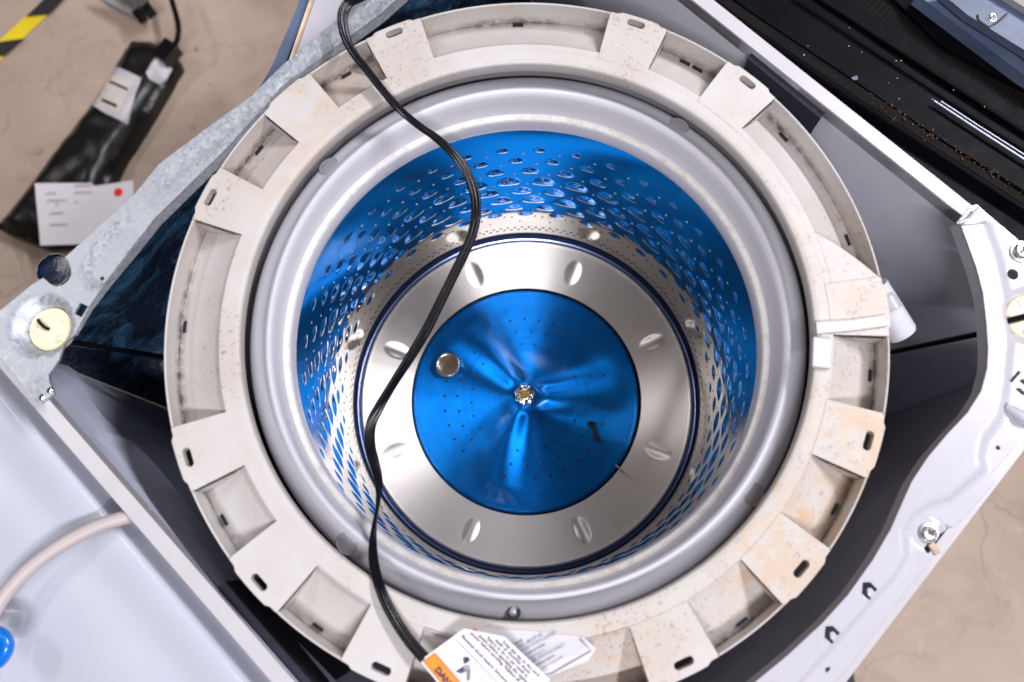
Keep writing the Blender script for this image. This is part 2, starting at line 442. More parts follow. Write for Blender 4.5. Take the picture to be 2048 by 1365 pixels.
me = bpy.data.meshes.new('basket_wall'); me.vertices.add(len(vs)); me.vertices.foreach_set('co', vs.astype(np.float32).ravel())
me.loops.add(quads.size); me.loops.foreach_set('vertex_index', quads.astype(np.int32).ravel())
me.polygons.add(len(quads)); me.polygons.foreach_set('loop_start', np.arange(0, quads.size, 4, dtype=np.int32))
me.polygons.foreach_set('use_smooth', np.ones(len(quads), bool)); me.update(calc_edges=True); me.materials.append(M['wall'])
basket = link(bpy.data.objects.new('basket_wall', me), 'basket_wall', None, wm)
# drain holes between the dimples; upper rows are pale discs, painted glints of the plate
g = G(); gr = G()
def wall_disc(g, tc, z, r, n, lift, r2=None):
    rw = RW0+(RW1-RW0)*(ZT_-z)/(ZT_-ZB_)-lift
    vs = [(rw*math.cos(tc), rw*math.sin(tc), z)]
    for k in range(n):
        q = 2*math.pi*k/n; t2 = tc+(r*math.cos(q))/rw; vs.append((rw*math.cos(t2), rw*math.sin(t2), z+(r2 or r)*math.sin(q)))
    g.add(vs, [(0, 1+(k+1) % n, 1+k) for k in range(n)])
for k, (zc, rad) in enumerate(rows):
    for j in range(NC):
        tc = (j-k*shift+.1+.45)*pitch
        wall_disc(g if zc < -.23 else gr, tc, zc-.010, .0016, 8, .0004)
for (zc) in (-.298, -.318):
    for j in range(NC): wall_disc(g, (j+.5*(zc < -.3)+.2)*pitch, zc, .0015, 8, .0004)
for j in range(150):
    for zc in (-.343, -.352): wall_disc(g, (j+.5*(zc < -.35))*2*math.pi/150, zc, .0024, 6, .0004, .0016)
o = g.build('drain_hole', M['hole'], basket); o['kind'] = 'stuff'
o = gr.build('drain_glint', M['lip'], basket); o['kind'] = 'stuff' 

# --- balance ring
g = G()
cb = (.003, .006)
def rt_(c0, c1, f): return (c0[0]+(c1[0]-c0[0])*f, c0[1]+(c1[1]-c0[1])*f)
prof = [(.2565, -.034), (.2562, -.028), (.2530, -.0255), (.2512, -.022), (.2506, -.016), (.2510, -.006), (.2522, -.001)]
prof2 = [(.2522, -.001), (.2535, .0012), (.2565, .0015), (.2590, .0035)]
prof3 = [(.2590, .0035), (.2605, .008), (.2625, .018), (.2645, .028), (.2662, .0325), (.2690, .0345), (.2715, .0335), (.2735, .0308), (.278, .0270), (.284, .0235), (.2895, .0205), (.2925, .017), (.2945, .009), (.296, -.006), (.297, -.07)]
c0 = (.001, .002)
lip = G().lathe(prof, 160, c0).build('basket_lip', M['balance'], wm)
G().lathe(prof2, 160, c0).build('scuffed_band', M['lip'], lip)
# upper half keeps its own centre, blended over the slope
vs = []; n = 200; K = len(prof3)
for i in range(n):
    a_ = 2*math.pi*i/n
    for q, (r_, z_) in enumerate(prof3):
        f = min(1, q/5); c = rt_(c0, cb, f); vs.append((c[0]+r_*math.cos(a_), c[1]+r_*math.sin(a_), z_))
fs = []
for i in range(n):
    j = (i+1) % n
    for q in range(K-1): fs.append((i*K+q, j*K+q, j*K+q+1, i*K+q+1))
bal = mkmesh('balance_ring', vs, fs, M['balance'], wm)
# round recesses in the outer slope
for (px, py) in ((640, 322), (1372, 236), (688, 1098), (1508, 992)):
    p = at(px, py, .017); a_ = math.atan2(p.y-cb[1], p.x-cb[0])
    g = G()
    cpt = Vector((cb[0]+.284*math.cos(a_), cb[1]+.284*math.sin(a_), .0238))
    er = Vector((math.cos(a_), math.sin(a_), -.52)).normalized(); et = Vector((-math.sin(a_), math.cos(a_), 0)); nn = er.cross(et); nn = nn if nn.z > 0 else -nn
    ring = []
    N_ = 32
    prof_ = [(.0118, .0002), (.0113, .0006), (.0108, .0001), (.0, .0002)]
    vs = [cpt+er*(r_*math.cos(2*math.pi*k/N_))+et*(r_*math.sin(2*math.pi*k/N_))+nn*h_ for k in range(N_) for r_, h_ in prof_]
    fs = [(k*4+q, ((k+1) % N_)*4+q, ((k+1) % N_)*4+q+1, k*4+q+1) for k in range(N_) for q in range(3)]
    g.add(vs, fs); g.build('recess_cap', M['recess'], bal)
p = at(1028, 1225, .020); g = G()
g.lathe([(.0068, .0), (.0068, .003), (.0058, .0036), (.0052, .002), (0, .0018)], 28, (p.x, p.y)); o = g.build('drain_plug', M['slot'], bal); o.location.z = .0225
g = G().lathe([(.0038, .0), (.0038, .0042), (.0025, .0052), (0, .0054)], 20, (p.x-.0012, p.y)); o = g.build('plug_pin', M['galv'], bal); o.location.z = .0225

# --- basket floor plate with embossed ovals
NR, NT = 90, 720
vs = []
BUMPS = []
for px, py in ((1305, 685), (1312, 900), (1163, 1060), (940, 1067), (784, 905), (765, 690), (948, 545), (1152, 530)):
    p = at(px, py, -.383); BUMPS.append((math.atan2(p.y, p.x), math.hypot(p.x, p.y)))
rs = [.1695+(.2385-.1695)*i/(NR-7) for i in range(NR-6)]
for i in range(NT):
    a_ = 2*math.pi*i/NT
    for r_ in rs:
        z = -.386+(r_-.17)*.05
        for (ab, rb) in BUMPS:
            d = (a_-ab+math.pi) % (2*math.pi)-math.pi
            if abs(d) < .12:
                u = (r_-.206)/.021; v = d*r_/.0115; z += .0019*max(0, 1-(u*u+v*v))**1.3
        vs.append((r_*math.cos(a_), r_*math.sin(a_), z))
    for (r_, dz) in ((.2402, .0030), (.2418, .0018), (.2428, -.002), (.2432, -.008), (.2436, -.016), (.2436, -.03)):
        vs.append((r_*math.cos(a_), r_*math.sin(a_), -.386+(.2385-.17)*.05+dz))
K = len(rs)+6
fs = [(i*K+q, i*K+q+1, ((i+1) % NT)*K+q+1, ((i+1) % NT)*K+q) for i in range(NT) for q in range(K-1)]
mkmesh('floor_plate', vs, fs, M['plate'], wm, angle=60)
# channel between plate and wall, reflected blue painted into its steel colour
G().lathe([(RW1, -.368), (.2530, -.374), (.2525, -.382), (.2495, -.389), (.2435, -.392)], 200).build('floor_channel', M['channel'], wm)
G().lathe([(.170, -.389), (.165, -.402), (.10, -.41)], 160).build('shaft_well', M['hole'], wm)

# --- impeller with three curved vanes
def vane_h(r_, a_):
    h = 0
    for a0 in (R(126), R(-2), R(-117)):
        ac = a0 + .9*(r_-.09)*1.6            # vanes lean as they run outwards
        d = (a_-ac+math.pi) % (2*math.pi)-math.pi
        s = d*r_
        w = .017+.24*max(0, r_-.030)
        k = sstep(.010, .036, r_)*(1-sstep(.128, .163, r_))
        h += .0085*k*math.exp(-(s/w)**2*1.15)
    return h
NT, NR = 540, 84
vs = []
for i in range(NT):
    a_ = 2*math.pi*i/NT
    for q in range(NR+1):
        r_ = .006+(.1672-.006)*q/NR
        z = -.3875+.022*(1-(r_/.167)**1.6)+.010*math.exp(-(r_/.03)**2)+vane_h(r_, a_)
        if r_ > .163: z -= (r_-.163)*.6
        vs.append((r_*math.cos(a_), r_*math.sin(a_), z))
    vs.append((.1676*math.cos(a_), .1676*math.sin(a_), -.3925)); vs.append((.1670*math.cos(a_), .1670*math.sin(a_), -.402))
K = NR+3
fs = [(i*K+q, i*K+q+1, ((i+1) % NT)*K+q+1, ((i+1) % NT)*K+q) for i in range(NT) for q in range(K-1)]
imp_o = mkmesh('impeller', vs, fs, M['blue'], wm, angle=60); imp_o.location = (-.0012, 0, 0)
def imp_z(x, y):
    r_ = math.hypot(x, y); a_ = math.atan2(y, x)
    return -.3875+.022*(1-(r_/.167)**1.6)+.010*math.exp(-(r_/.03)**2)+vane_h(r_, a_)
zone = [(1020, 640), (1049, 636), (1078, 640), (1107, 647), (1134, 660), (1158, 677), (1179, 699), (1207, 752),
        (1031, 664), (1062, 663), (1092, 670), (1120, 682), (1145, 701), (1165, 725), (1179, 753),
        (1042, 689), (1069, 690), (1094, 699), (1117, 713), (1136, 731), (1150, 755)]
g = G()
for k in range(3):
    for px, py in zone:
        p = at(px, py, -.372); r_ = math.hypot(p.x+.0012, p.y); a_ = math.atan2(p.y, p.x+.0012)-k*R(120)
        x, y = r_*math.cos(a_), r_*math.sin(a_); e = .0014
        hs = [imp_z(x+dx, y+dy) for dx, dy in ((e, 0), (-e, 0), (0, e), (0, -e))]
        gx, gy = (hs[0]-hs[1])/(2*e), (hs[2]-hs[3])/(2*e); z0 = imp_z(x, y)+.0005
        rad = .0015+.009*max(0, r_-.06)
        vs = [(x, y, z0)]+[(x+rad*math.cos(q), y+rad*math.sin(q), z0+gx*rad*math.cos(q)+gy*rad*math.sin(q)) for q in [2*math.pi*j/10 for j in range(10)]]
        g.add(vs, [(0, 1+j, 1+(j+1) % 10) for j in range(10)])
g.build('water_hole', M['hole'], imp_o)['kind'] = 'stuff'
# hub nut
p = at(1049, 790, -.352); g = G()
hx, hy = p.x+.0012, p.y
vs = []; N_ = 48
prof_ = [(.0148, -.006, 0), (.0150, -.001, 1), (.0135, .0016, 1), (.0095, .0030, .5), (.0075, .0048, 0), (.0066, .0050, 0), (.0062, .002, 0)]
for k in range(N_):
    a_ = 2*math.pi*k/N_
    for r_, h_, w_ in prof_:
        rr = r_*(1+.07*w_*math.cos(7*a_)); vs.append((hx+rr*math.cos(a_), hy+rr*math.sin(a_), -.352+h_+.0006*w_*math.cos(7*a_)))
K = len(prof_)
g.add(vs, [(k*K+q, ((k+1) % N_)*K+q, ((k+1) % N_)*K+q+1, k*K+q+1) for k in range(N_) for q in range(K-1)])
nut = g.build('hub_nut', M['chrome'], imp_o)
G().lathe([(.0062, -.349), (.0058, -.3482), (0, -.348)], 24, (hx, hy)).build('shaft_end', M['brass'], nut)

# --- tub (outside of basket) and its cover ring with pockets
G().lathe([(.309, .030), (.309, -.45), (.30, -.60)], 120).build('tub_inner_wall', M['tub'], wm)
G().lathe([(.304, -.055), (.309, -.060)], 120).build('tub_gap_shade', M['dark'], wm)  # dark strip painted in for the shade down the gap
RT = .065; RI0 = .2872; RIC = (.0015, .0020); ROUT = .3646; PD = .036
pk = [(156.6, 191.6, .307), (202.2, 214.1, .306), (225.1, 237.0, .305), (247.2, 283.8, .3045), (294.8, 307.0, .305), (318.0, 330.3, .306), (340.8, 353.2, .307), (3.0, 38.0, .312), (48.2, 59.8, .311), (70.0, 103.2, .312), (113.3, 124.6, .310), (135.0, 146.8, .310)]
pk.sort()
g = G()
def pol(r_, a_, z): return (r_*math.cos(a_), r_*math.sin(a_), z)
RIM = .0024
slots = {}
for (px, py) in ((421, 395), (788, 66), (1272, 48), (1495, 165), (1737, 882), (1603, 1138), (1368, 1327), (762, 1338), (518, 1165), (376, 915)):
    q = at(px, py, RT); slots[(px, py)] = (math.degrees(math.atan2(q.y, q.x)) % 360, math.hypot(q.x, q.y))
def radial_top(a0, a1, r0, r1, z0=RT, z1=RT, n=None, rows_=1):
    n = n or max(2, int(abs(a1-a0)/1.5)); vs = []
    for i in range(n+1):
        a_ = R(a0+(a1-a0)*i/n)
        for q in range(rows_+1): vs.append(pol(r0+(r1-r0)*q/rows_, a_, z0+(z1-z0)*q/rows_))
    K = rows_+1
    g.add(vs, [(i*K+q, i*K+q+1, (i+1)*K+q+1, (i+1)*K+q) for i in range(n) for q in range(rows_)])
# inner rolled edge, own centre
vs = []; n = 240; prof_ = [(.3060, RT-.0002, 1), (.2950, RT, .6), (RI0+.0045, RT-.0001, 0), (RI0+.0018, RT-.0010, 0), (RI0+.0004, RT-.0028, 0), (RI0, RT-.0055, 0), (RI0+.0006, RT-.018, 0), (RI0+.004, RT-.024, 0), (.308, RT-.028, 1)]
for i in range(n):
    a_ = 2*math.pi*i/n
    for r_, z_, f in prof_:
        c = (RIC[0]*(1-f), RIC[1]*(1-f)); vs.append((c[0]+r_*math.cos(a_), c[1]+r_*math.sin(a_), z_))
K = len(prof_); g.add(vs, [(i*K+q, i*K+q+1, ((i+1) % n)*K+q+1, ((i+1) % n)*K+q)[::-1] for i in range(n) for q in range(K-1)])
P8 = 3.0
for idx, (a0, a1, rp) in enumerate(pk):
    b0 = a1; b1 = pk[(idx+1) % len(pk)][0]+(360 if idx == len(pk)-1 else 0)
    # pocket: band, sloping floor, two end walls, outer wall
    radial_top(13.3 if a0 == P8 else a0, a1, .305, rp)
    ro = ROUT-.0022
    nrow = 6; n = max(2, int((a1-a0)/1.2))
    zi = RT-.0035
    if a0 == P8:   # long pocket whose lower end is cut off obliquely by the broad land
        ai = 13.3
    else: ai = a0
    vs = []
    for i in range(n+1):
        for q in range(nrow+1):
            f = q/nrow; s0 = ai+(a0-ai)*f
            a_ = R(s0+(a1-s0)*i/n); r_ = rp+(ro-RIM-rp)*f
            fl_ = min(1, f/.93)
            vs.append(pol(r_, a_, zi+(RT-PD-zi)*fl_))
    K = nrow+1; g.add(vs, [(i*K+q, i*K+q+1, (i+1)*K+q+1, (i+1)*K+q) for i in range(n) for q in range(nrow)])
    # inner wall of the pocket
    s0, s1 = ai, a1; vs = []
    for i in range(n+1):
        a_ = R(s0+(s1-s0)*i/n); vs += [pol(rp, a_, RT), pol(rp, a_, zi)]
    g.add(vs, [(2*i, 2*i+1, 2*i+3, 2*i+2) for i in range(n)])
    # end walls
    for (sa, sb, rev) in ((ai, a0, 0), (a1, a1, 1)):
        vs = []
        for q in range(nrow+1):
            f = q/nrow; a_ = R(sa+(sb-sa)*f); r_ = rp+(ro-RIM-rp)*f; fl_ = min(1, f/.93)
            vs += [pol(r_, a_, RT), pol(r_, a_, zi+(RT-PD-zi)*fl_)]
        f_ = [(2*q, 2*q+1, 2*q+3, 2*q+2) for q in range(nrow)]
        g.add(vs, [x[::-1] for x in f_] if rev else f_)
    if a0 == P8:  # fill the triangle of land beside the oblique end
        vs = []
        for i in range(9):
            f = i/8; r_ = rp-.0002+(ro-RIM-rp+.0002)*f
            for w in range(13): vs.append(pol(r_, R(a0+(ai+(a0-ai)*f-a0)*w/12), RT))
        g.add(vs, [(13*i+w, 13*i+13+w, 13*i+14+w, 13*i+w+1) for i in range(8) for w in range(12)])
        radial_top(a0, ai, .305, rp)
    # outer wall of the pocket: inner face, top, outer face
    vs = []
    for i in range(n+1):
        a_ = R(a0+(a1-a0)*i/n)
        vs += [pol(ro-RIM, a_, RT-PD-.002), pol(ro-RIM, a_, RT-.0006), pol(ro-RIM*.7, a_, RT), pol(ro-RIM*.2, a_, RT), pol(ro, a_, RT-.0008), pol(ro, a_, RT-.05)]
    K = 6; g.add(vs, [(i*K+q, (i+1)*K+q, (i+1)*K+q+1, i*K+q+1) for i in range(n) for q in range(5)])
    # land between pockets with its slot
    n = max(3, int((b1-b0)/1.0)); out = []
    def rout(f): return ro+.0024*(sstep(.12, .2, f)*(1-sstep(.8, .88, f)))
    inn = [(.305*math.cos(R(b0+(b1-b0)*i/n)), .305*math.sin(R(b0+(b1-b0)*i/n))) for i in range(n+1)]
    m2 = n*3
    out = [(rout(i/m2)*math.cos(R(b0+(b1-b0)*i/m2)), rout(i/m2)*math.sin(R(b0+(b1-b0)*i/m2))) for i in range(m2, -1, -1)]
    holes = []
    for (sa, sr) in slots.values():
        for s_ in (sa, sa+360):
            if b0 < s_ < b1:
                c = Vector((sr*math.cos(R(s_)), sr*math.sin(R(s_)))); t_ = Vector((-math.sin(R(s_)), math.cos(R(s_)))); e_ = Vector((math.cos(R(s_)), math.sin(R(s_))))
                h_ = []
                for k in range(20):
                    q = 2*math.pi*k/20; sx_ = .0058 if math.cos(q) > 0 else -.0058
                    v_ = c+t_*(sx_+.0040*math.cos(q))+e_*(.0040*math.sin(q)); h_.append((v_.x, v_.y))
                holes.append(h_)
    sheet(g, inn+out, RT, .012, holes)
    # skirt below the land rim
    vs = []
    for i in range(m2+1):
        a_ = R(b0+(b1-b0)*i/m2); vs += [pol(rout(i/m2)-.0002, a_, RT-.010), pol(rout(i/m2)-.0002, a_, RT-.05)]
    g.add(vs, [(2*i, 2*i+2, 2*i+3, 2*i+1) for i in range(m2)])
ring = g.build('tub_cover_ring', M['ring'], wm, angle=28)
# dark sheet in place of the shade under the slots
G().lathe([(.300, RT-.022), (.356, RT-.040)], 120).build('slot_shade_sheet', M['slot'], ring)
# small clip slots at the foot of the pocket walls
for (px, py) in ((1036, 40), (1396, 138), (1577, 268), (447, 1042), (638, 1252), (372, 655), (516, 300), (1375, 118), (687, 143), (1738, 752), (1668, 1018), (1480, 1238), (1700, 480)):
    q = at(px, py, RT-PD+.003); a_ = math.atan2(q.y, q.x)
    g = G().box((0, 0, 0), (.0028, .012, .0026)); o = g.build('clip_slot', M['hole'], ring); o.location = (.3545*math.cos(a_), .3545*math.sin(a_), RT-PD+.0042); o.rotation_euler.z = a_
# raised square pad and the bright rib of the dispenser land
def px_sheet(name, pts, z, t, mat, parent, zfn=None, step=0, holes=()):
    g = G(); sheet(g, [at2(x, y, z) for x, y in pts], z, t, [[at2(x, y, z) for x, y in h] for h in holes], zfn, step)
    o = g.build(name, mat, parent); return o
px_sheet('square_pad', [(1627, 674), (1664, 679), (1661, 737), (1625, 733)], RT+.006, .0075, M['ring_pad'], ring)
px_sheet('raised_rib', [(1632, 644), (1700, 640), (1772, 630), (1776, 652), (1702, 662), (1634, 668)], RT+.0035, .004, M['ring_pad'], ring)
# drain nozzle under the rim
g = G(); a_ = at(1745, 575, .02); b_ = at(1806, 672, .0)
g.tube([a_, a_.lerp(b_, .93), a_.lerp(b_, .985), b_], [.0165, .0165, .0150, .010], 24); g.build('overflow_nozzle', M['balance'], wm)
g = G(); p0 = at(1772, 598, .03); p1 = at(1786, 622, .03); g.tube([p0, p1], .010, 16); g.build('nozzle_clip', M['enamel'], wm)

# --- cabinet: four walls standing on the floor, rotated about 41 degrees
def wall(name, p, q, z0, z1, th_, mat, parent=wm, edge=None, inward=None, ripple=None):
    """upright sheet wall from p to q with a folded top edge"""
    p = Vector(p); q = Vector(q); d = (q-p); L_ = d.length; d.normalize(); n_ = Vector((-d.y, d.x, 0))
    if inward is not None and n_.dot(Vector(inward)) < 0: n_ = -n_
    nx, nz = 40, 30; vs = []
    for i in range(nx+1):
        for k in range(nz+1):
            s = i/nx*L_; z = z1+(z0-z1)*k/nz; off = ripple(s/L_, z) if ripple else 0
            v = p+d*s+n_*off; vs.append((v.x, v.y, z))
    fs = [(i*(nz+1)+k, i*(nz+1)+k+1, (i+1)*(nz+1)+k+1, (i+1)*(nz+1)+k) for i in range(nx) for k in range(nz)]
    g = G().add(vs, fs)
    w = g.build(name, mat, parent)
    if edge is False: return w
    o_ = []
    for v in (p, q, q-n_*th_, p-n_*th_): o_.append((v.x, v.y))
    g = G(); sheet(g, o_, z1+.003, .02); g.build('folded_edge', M['cabinet_top'], w)
    g = G(); m_ = [p-n_*th_, q-n_*th_]
    g.add([(m_[0].x, m_[0].y, z1-.01), (m_[1].x, m_[1].y, z1-.01), (m_[1].x, m_[1].y, z0), (m_[0].x, m_[0].y, z0)], [(0, 1, 2, 3)]); g.build('outer_skin', M['enamel'], w)
    return w
ZC = .03
def emb(s, z):
    return -.012*math.exp(-((abs(s-.5)-.42+.25*(z+.05))/.03)**2)
A0 = at(1015, -292, ZC); A1 = at(2207, 662, ZC); B0 = at(-46, 632, ZC); B1 = at(1163, 2020, ZC)
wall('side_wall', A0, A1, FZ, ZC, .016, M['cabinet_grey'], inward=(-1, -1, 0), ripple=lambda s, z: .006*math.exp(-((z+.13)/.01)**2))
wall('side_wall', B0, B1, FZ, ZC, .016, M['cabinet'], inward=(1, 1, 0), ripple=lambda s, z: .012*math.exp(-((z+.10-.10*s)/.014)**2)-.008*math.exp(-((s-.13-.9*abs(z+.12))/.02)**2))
rin = Vector((.656, -.755, 0))*.040
wall('rear_wall', B0+rin, A0+rin, FZ, ZC-.012, .012, M['blue_film'], inward=(1, -1, 0), edge=False)
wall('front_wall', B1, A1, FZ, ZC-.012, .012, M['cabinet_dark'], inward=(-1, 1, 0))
def foam(px0, px1, base_p, base_q, inward):
    a = at(*px0, ZC-.004); b = at(*px1, ZC-.004); n_ = Vector(inward).normalized()
    g = G(); vs = []
    for p in (a, b):
        for t_ in (.002, .010):
            for z in (ZC-.006, -.75): v = p+n_*t_; vs.append((v.x, v.y, z))
    g.add(vs, [(2, 3, 7, 6), (0, 2, 6, 4), (0, 1, 3, 2), (4, 6, 7, 5)]); return g.build('foam_pad', M['foam'], wm, False)
foam((1506, 102), (1652, 222), A0, A1, (-.64, -.76, 0))
foam((432, 1178), (620, 1396), B0, B1, (.76, .64, 0))
# cabinet floor pan, the darkness down there painted as near-black
mkmesh('base_pan', [(-.6, -.6, FZ+.05), (.6, -.6, FZ+.05), (.6, .6, FZ+.05), (-.6, .6, FZ+.05)], [(0, 1, 2, 3)], M['dark'], wm, False)
G().lathe([(.330, .02), (.330, -.5), (.28, -.62), (.05, -.64)], 96).build('tub_outer_wall', M['tub'], wm)


# ================================================================== brackets, rods
def dish(c, r, depth, w): return lambda x, y: -depth*(1-sstep(r-w, r, math.hypot(x-c[0], y-c[1])))
ZB = .066
# galvanised corner bracket, upper left
top_edge = [(900, -150), (713, 10), (677, 38), (565, 130), (503, 192), (404, 263), (318, 328), (270, 387), (192, 458), (160, 487), (130, 515)]
big = [(137, 524), (142, 536), (142, 550), (136, 562), (126, 570), (113, 573), (101, 569), (91, 560), (86, 556)]
rest = [(60, 572), (0, 621), (-60, 660), (-60, 700), (0, 717), (30, 752), (62, 799), (80, 807), (106, 787), (97, 765), (97, 750), (103, 741), (118, 720), (127, 690), (150, 669), (178, 614), (212, 563), (262, 497), (308, 438), (455, 294), (565, 171), (681, 86), (760, 28), (960, -150)]
out = [at2(x, y, ZB) for x, y in top_edge+big+rest]
dc = at2(84, 652, ZB)
cr = [at2(x, y, ZB) for x, y in ((560, 150), (430, 262), (330, 345), (260, 430), (205, 500), (182, 545))]
fold = [at2(x, y, ZB) for x, y in ((880, -100), (690, 60), (520, 210), (400, 305), (330, 365))]
def gz(x, y):
    h = -.010*(1-sstep(.021, .032, math.hypot(x-dc[0], y-dc[1])))
    d = seg_d((x, y), fold); h -= .0022*math.exp(-(d/.0028)**2)
    d = math.hypot(x-bc[0], y-bc[1]); h -= .002*(1-sstep(.010, .014, d))
    d = seg_d((x, y), pan); h -= .0022*(1-sstep(.013, .018, d))
    return h
bc = at2(90, 785, ZB); pan = [at2(x, y, ZB) for x, y in ((200, 545), (225, 500), (262, 462))]
g = G()
sock = circle_pts(at2(94, 655, ZB), .0235, 28)
sheet(g, out, ZB, .004, [sock, [at2(x, y, ZB) for x, y in ((160, 606), (176, 613), (163, 635), (148, 627))], circle_pts(at2(202, 556, ZB), .0022, 12)], gz, .0065)
brk = g.build('galvanised_bracket', M['galv'], wm, angle=40)
# turned-down flange along the inner edge
e_ = [at(x, y, ZB-.001) for x, y in ((150, 669), (178, 614), (212, 563), (262, 497), (308, 438), (455, 294), (565, 171), (681, 86), (760, 28), (960, -150))]
g = G(); vs = []
for i, p in enumerate(e_):
    dp = min(.015, .002+.004*i); vs += [p+Vector((.0002, -.0002, .0005)), p+Vector((.0016, -.0016, -dp)), p+Vector((.0004, -.0004, -dp))]
g.add(vs, [(3*i, 3*i+3, 3*i+4, 3*i+1) for i in range(len(e_)-1)]+[(3*i+1, 3*i+4, 3*i+5, 3*i+2) for i in range(len(e_)-1)])
g.build('bracket_flange', M['galv'], brk)
q_ = at2(108, 541, ZB-.010); g = G().lathe([(.0185, 0), (.0182, .0012), (.0172, .0012), (.0165, -.004), (0, -.006)], 40, q_); o = g.build('notch_backing_disc', M['navy'], brk); o.location.z = ZB-.010  # dark disc added below the notch in place of the rear film
def socket(c, z, parent, r=.0225):
    g = G(); g.lathe([(r, -.006), (r, .0005), (r*.94, .0022), (r*.86, .0012), (r*.2, .0018), (0, .002)], 40)
    s_ = g.build('suspension_socket', M['cream'], parent); s_.location = (c[0], c[1], z)
    for k in range(5):
        a = k*1.25+.6; g = G().add([(r*q*math.cos(b), r*q*math.sin(b), .0026) for q, b in ((.62, a-.16), (.88, a-.13), (.88, a+.13), (.62, a+.2))], [(0, 1, 2, 3)])
        gg = G(); gg.box((r*.73*math.cos(a), r*.73*math.sin(a), .0012), (r*.26, r*.24, .0035), a); gg.build('socket_notch', M['cream'], s_)
    g = G(); g.lathe([(.0036, .003), (.003, .0016), (0, .001)], 14, (r*.42, -r*.5)); g.build('socket_recess', M['rusty_white'], s_)
    return s_
sk = socket(at2(94, 655, ZB), ZB-.009, brk)
G().tube(spline([Vector((-.012, .010, .004)), Vector((-.009, .006, .0056)), Vector((-.004, .001, .005)), Vector((0, -.001, .004))], 5), .0018, 8).build('rod_tip', M['rubber'], sk)
for px, py in ((99, 781), (83, 795)):
    q = at2(px, py, ZB); g = G().lathe([(.0032, -.001), (.003, .0012), (.0018, .0022), (0, .0025)], 16); o = g.build('weld_spot', M['chrome'], brk); o.location = (q[0], q[1], ZB-.001)

# white enamel corner bracket, right
ZE = .056
inner = [(1912, 447), (1928, 490), (1946, 540), (1959, 590), (1966, 650), (1969, 700), (1967, 740), (1955, 785), (1928, 828), (1890, 868), (1850, 915), (1817, 965), (1797, 1010), (1775, 1060), (1740, 1120), (1690, 1190), (1640, 1245), (1570, 1310), (1470, 1392)]
outer_ = [(1645, 1392), (1700, 1330), (1728, 1295), (1820, 1172), (1864, 1117), (1847, 1098), (1858, 1088), (1893, 1060), (1890, 1050), (1906, 1056), (1924, 1042), (1990, 968), (1981, 950), (2027, 898), (2110, 800), (2180, 700), (2160, 590), (2048, 490), (1985, 437), (1953, 409), (1940, 414)]
ridge = [(1972, 448), (1998, 520), (2014, 600), (2020, 690), (2011, 780), (1998, 840), (1968, 880), (1960, 915), (1966, 940), (1925, 975), (1896, 1000), (1858, 1010), (1826, 1030), (1808, 1066), (1812, 1110), (1790, 1150), (1740, 1205), (1680, 1275), (1590, 1375)]
rg = [at2(x, y, ZE) for x, y in ridge]; rpoly = [(p[0]*.96, p[1]*.96) for p in [at2(x, y, ZE) for x, y in inner]]+rg[::-1]
boss = at2(1858, 1067, ZE); sockc = at2(2062, 632, ZE)
def ez(x, y):
    d = seg_d((x, y), rg); s_ = d if inside((x, y), rpoly) else -d
    h = .0075*sstep(-.004, .005, s_)
    db = math.hypot(x-boss[0], y-boss[1]); h -= .004*(1-sstep(.010, .015, db))
    h -= .008*(1-sstep(.022, .030, math.hypot(x-sockc[0], y-sockc[1])))
    return h
ein = [at2(x, y, ZE) for x, y in inner]
def ccut(cx, cy):
    return [at2(cx+x, cy+y, ZE) for x, y in ((-15, -18), (0, -19), (14, -5), (9, 1), (1, -8), (-6, -6), (-5, 5), (3, 14), (-2, 17), (-17, 4))]
holes = [circle_pts(at2(2026, 549, ZE), .0058, 20), circle_pts(sockc, .0205, 26), ccut(1735, 1183), ccut(1661, 1270),
         [at2(x, y, ZE) for x, y in ((2037, 741), (2042, 745), (2024, 766), (2019, 762))], circle_pts(at2(1996, 896, ZE), .0022, 12),
         [at2(x, y, ZE) for x, y in ((2038, 762), (2046, 758), (2060, 764), (2050, 772))], [at2(x, y, ZE) for x, y in ((2030, 778), (2040, 776), (2056, 790), (2044, 790))],
         [at2(x, y, ZE) for x, y in ((1651, 1336), (1661, 1334), (1659, 1342), (1651, 1346))]]
g = G(); sheet(g, [at2(x, y, ZE) for x, y in inner+outer_], ZE, .003, holes, ez, .0042)
we = g.build('white_bracket', M['enamel'], wm, angle=50)
# turned down skirt along both edges of the bracket
g = G()
for line in (inner, outer_):
    vs = []; fine = []
    for a, b in zip(line[:-1], line[1:]): fine += [(a[0]+(b[0]-a[0])*k/6, a[1]+(b[1]-a[1])*k/6) for k in range(6)]
    for x, y in fine: q = at(x, y, ZE); h = ez(q.x, q.y); vs += [(q.x, q.y, ZE+h-.0012), (q.x, q.y, ZE-.014)]
    g.add(vs, [(2*i, 2*i+2, 2*i+3, 2*i+1) for i in range(len(fine)-1)])
g.build('bracket_skirt', M['enamel'], we)
s2 = socket(sockc, ZE-.006, we)
G().tube([(-.03, -.004, .004), (.002, .001, .004)], .0035, 8).build('rod_tip', M['rubber'], s2)
def screw(px, py, z, r, parent):
    q = at(px, py, z); g = G(); n = 24
    g.lathe([(r*1.25, 0), (r*1.25, r*.18), (r*.95, r*.22), (r*.9, r*.55), (r*.75, r*.7), (r*.42, r*.66), (r*.36, r*.35), (0, r*.3)], n)
    o = g.build('screw', M['screw'], parent); o.location = q
    G().box((0, 0, r*.72), (r*1.1, r*.16, r*.1), .5).build('screw_slot', M['slot'], o); return o
screw(1857, 1067, ZE-.003, .0075, we); screw(2042, 504, ZE+.001, .0090, we)
g = G(); g.tube([at(1918, 446, ZE+.004), at(1938, 438, ZE+.008), at(1956, 416, ZE+.006)], .0018, 8); g.build('corner_bead', M['enamel'], we)
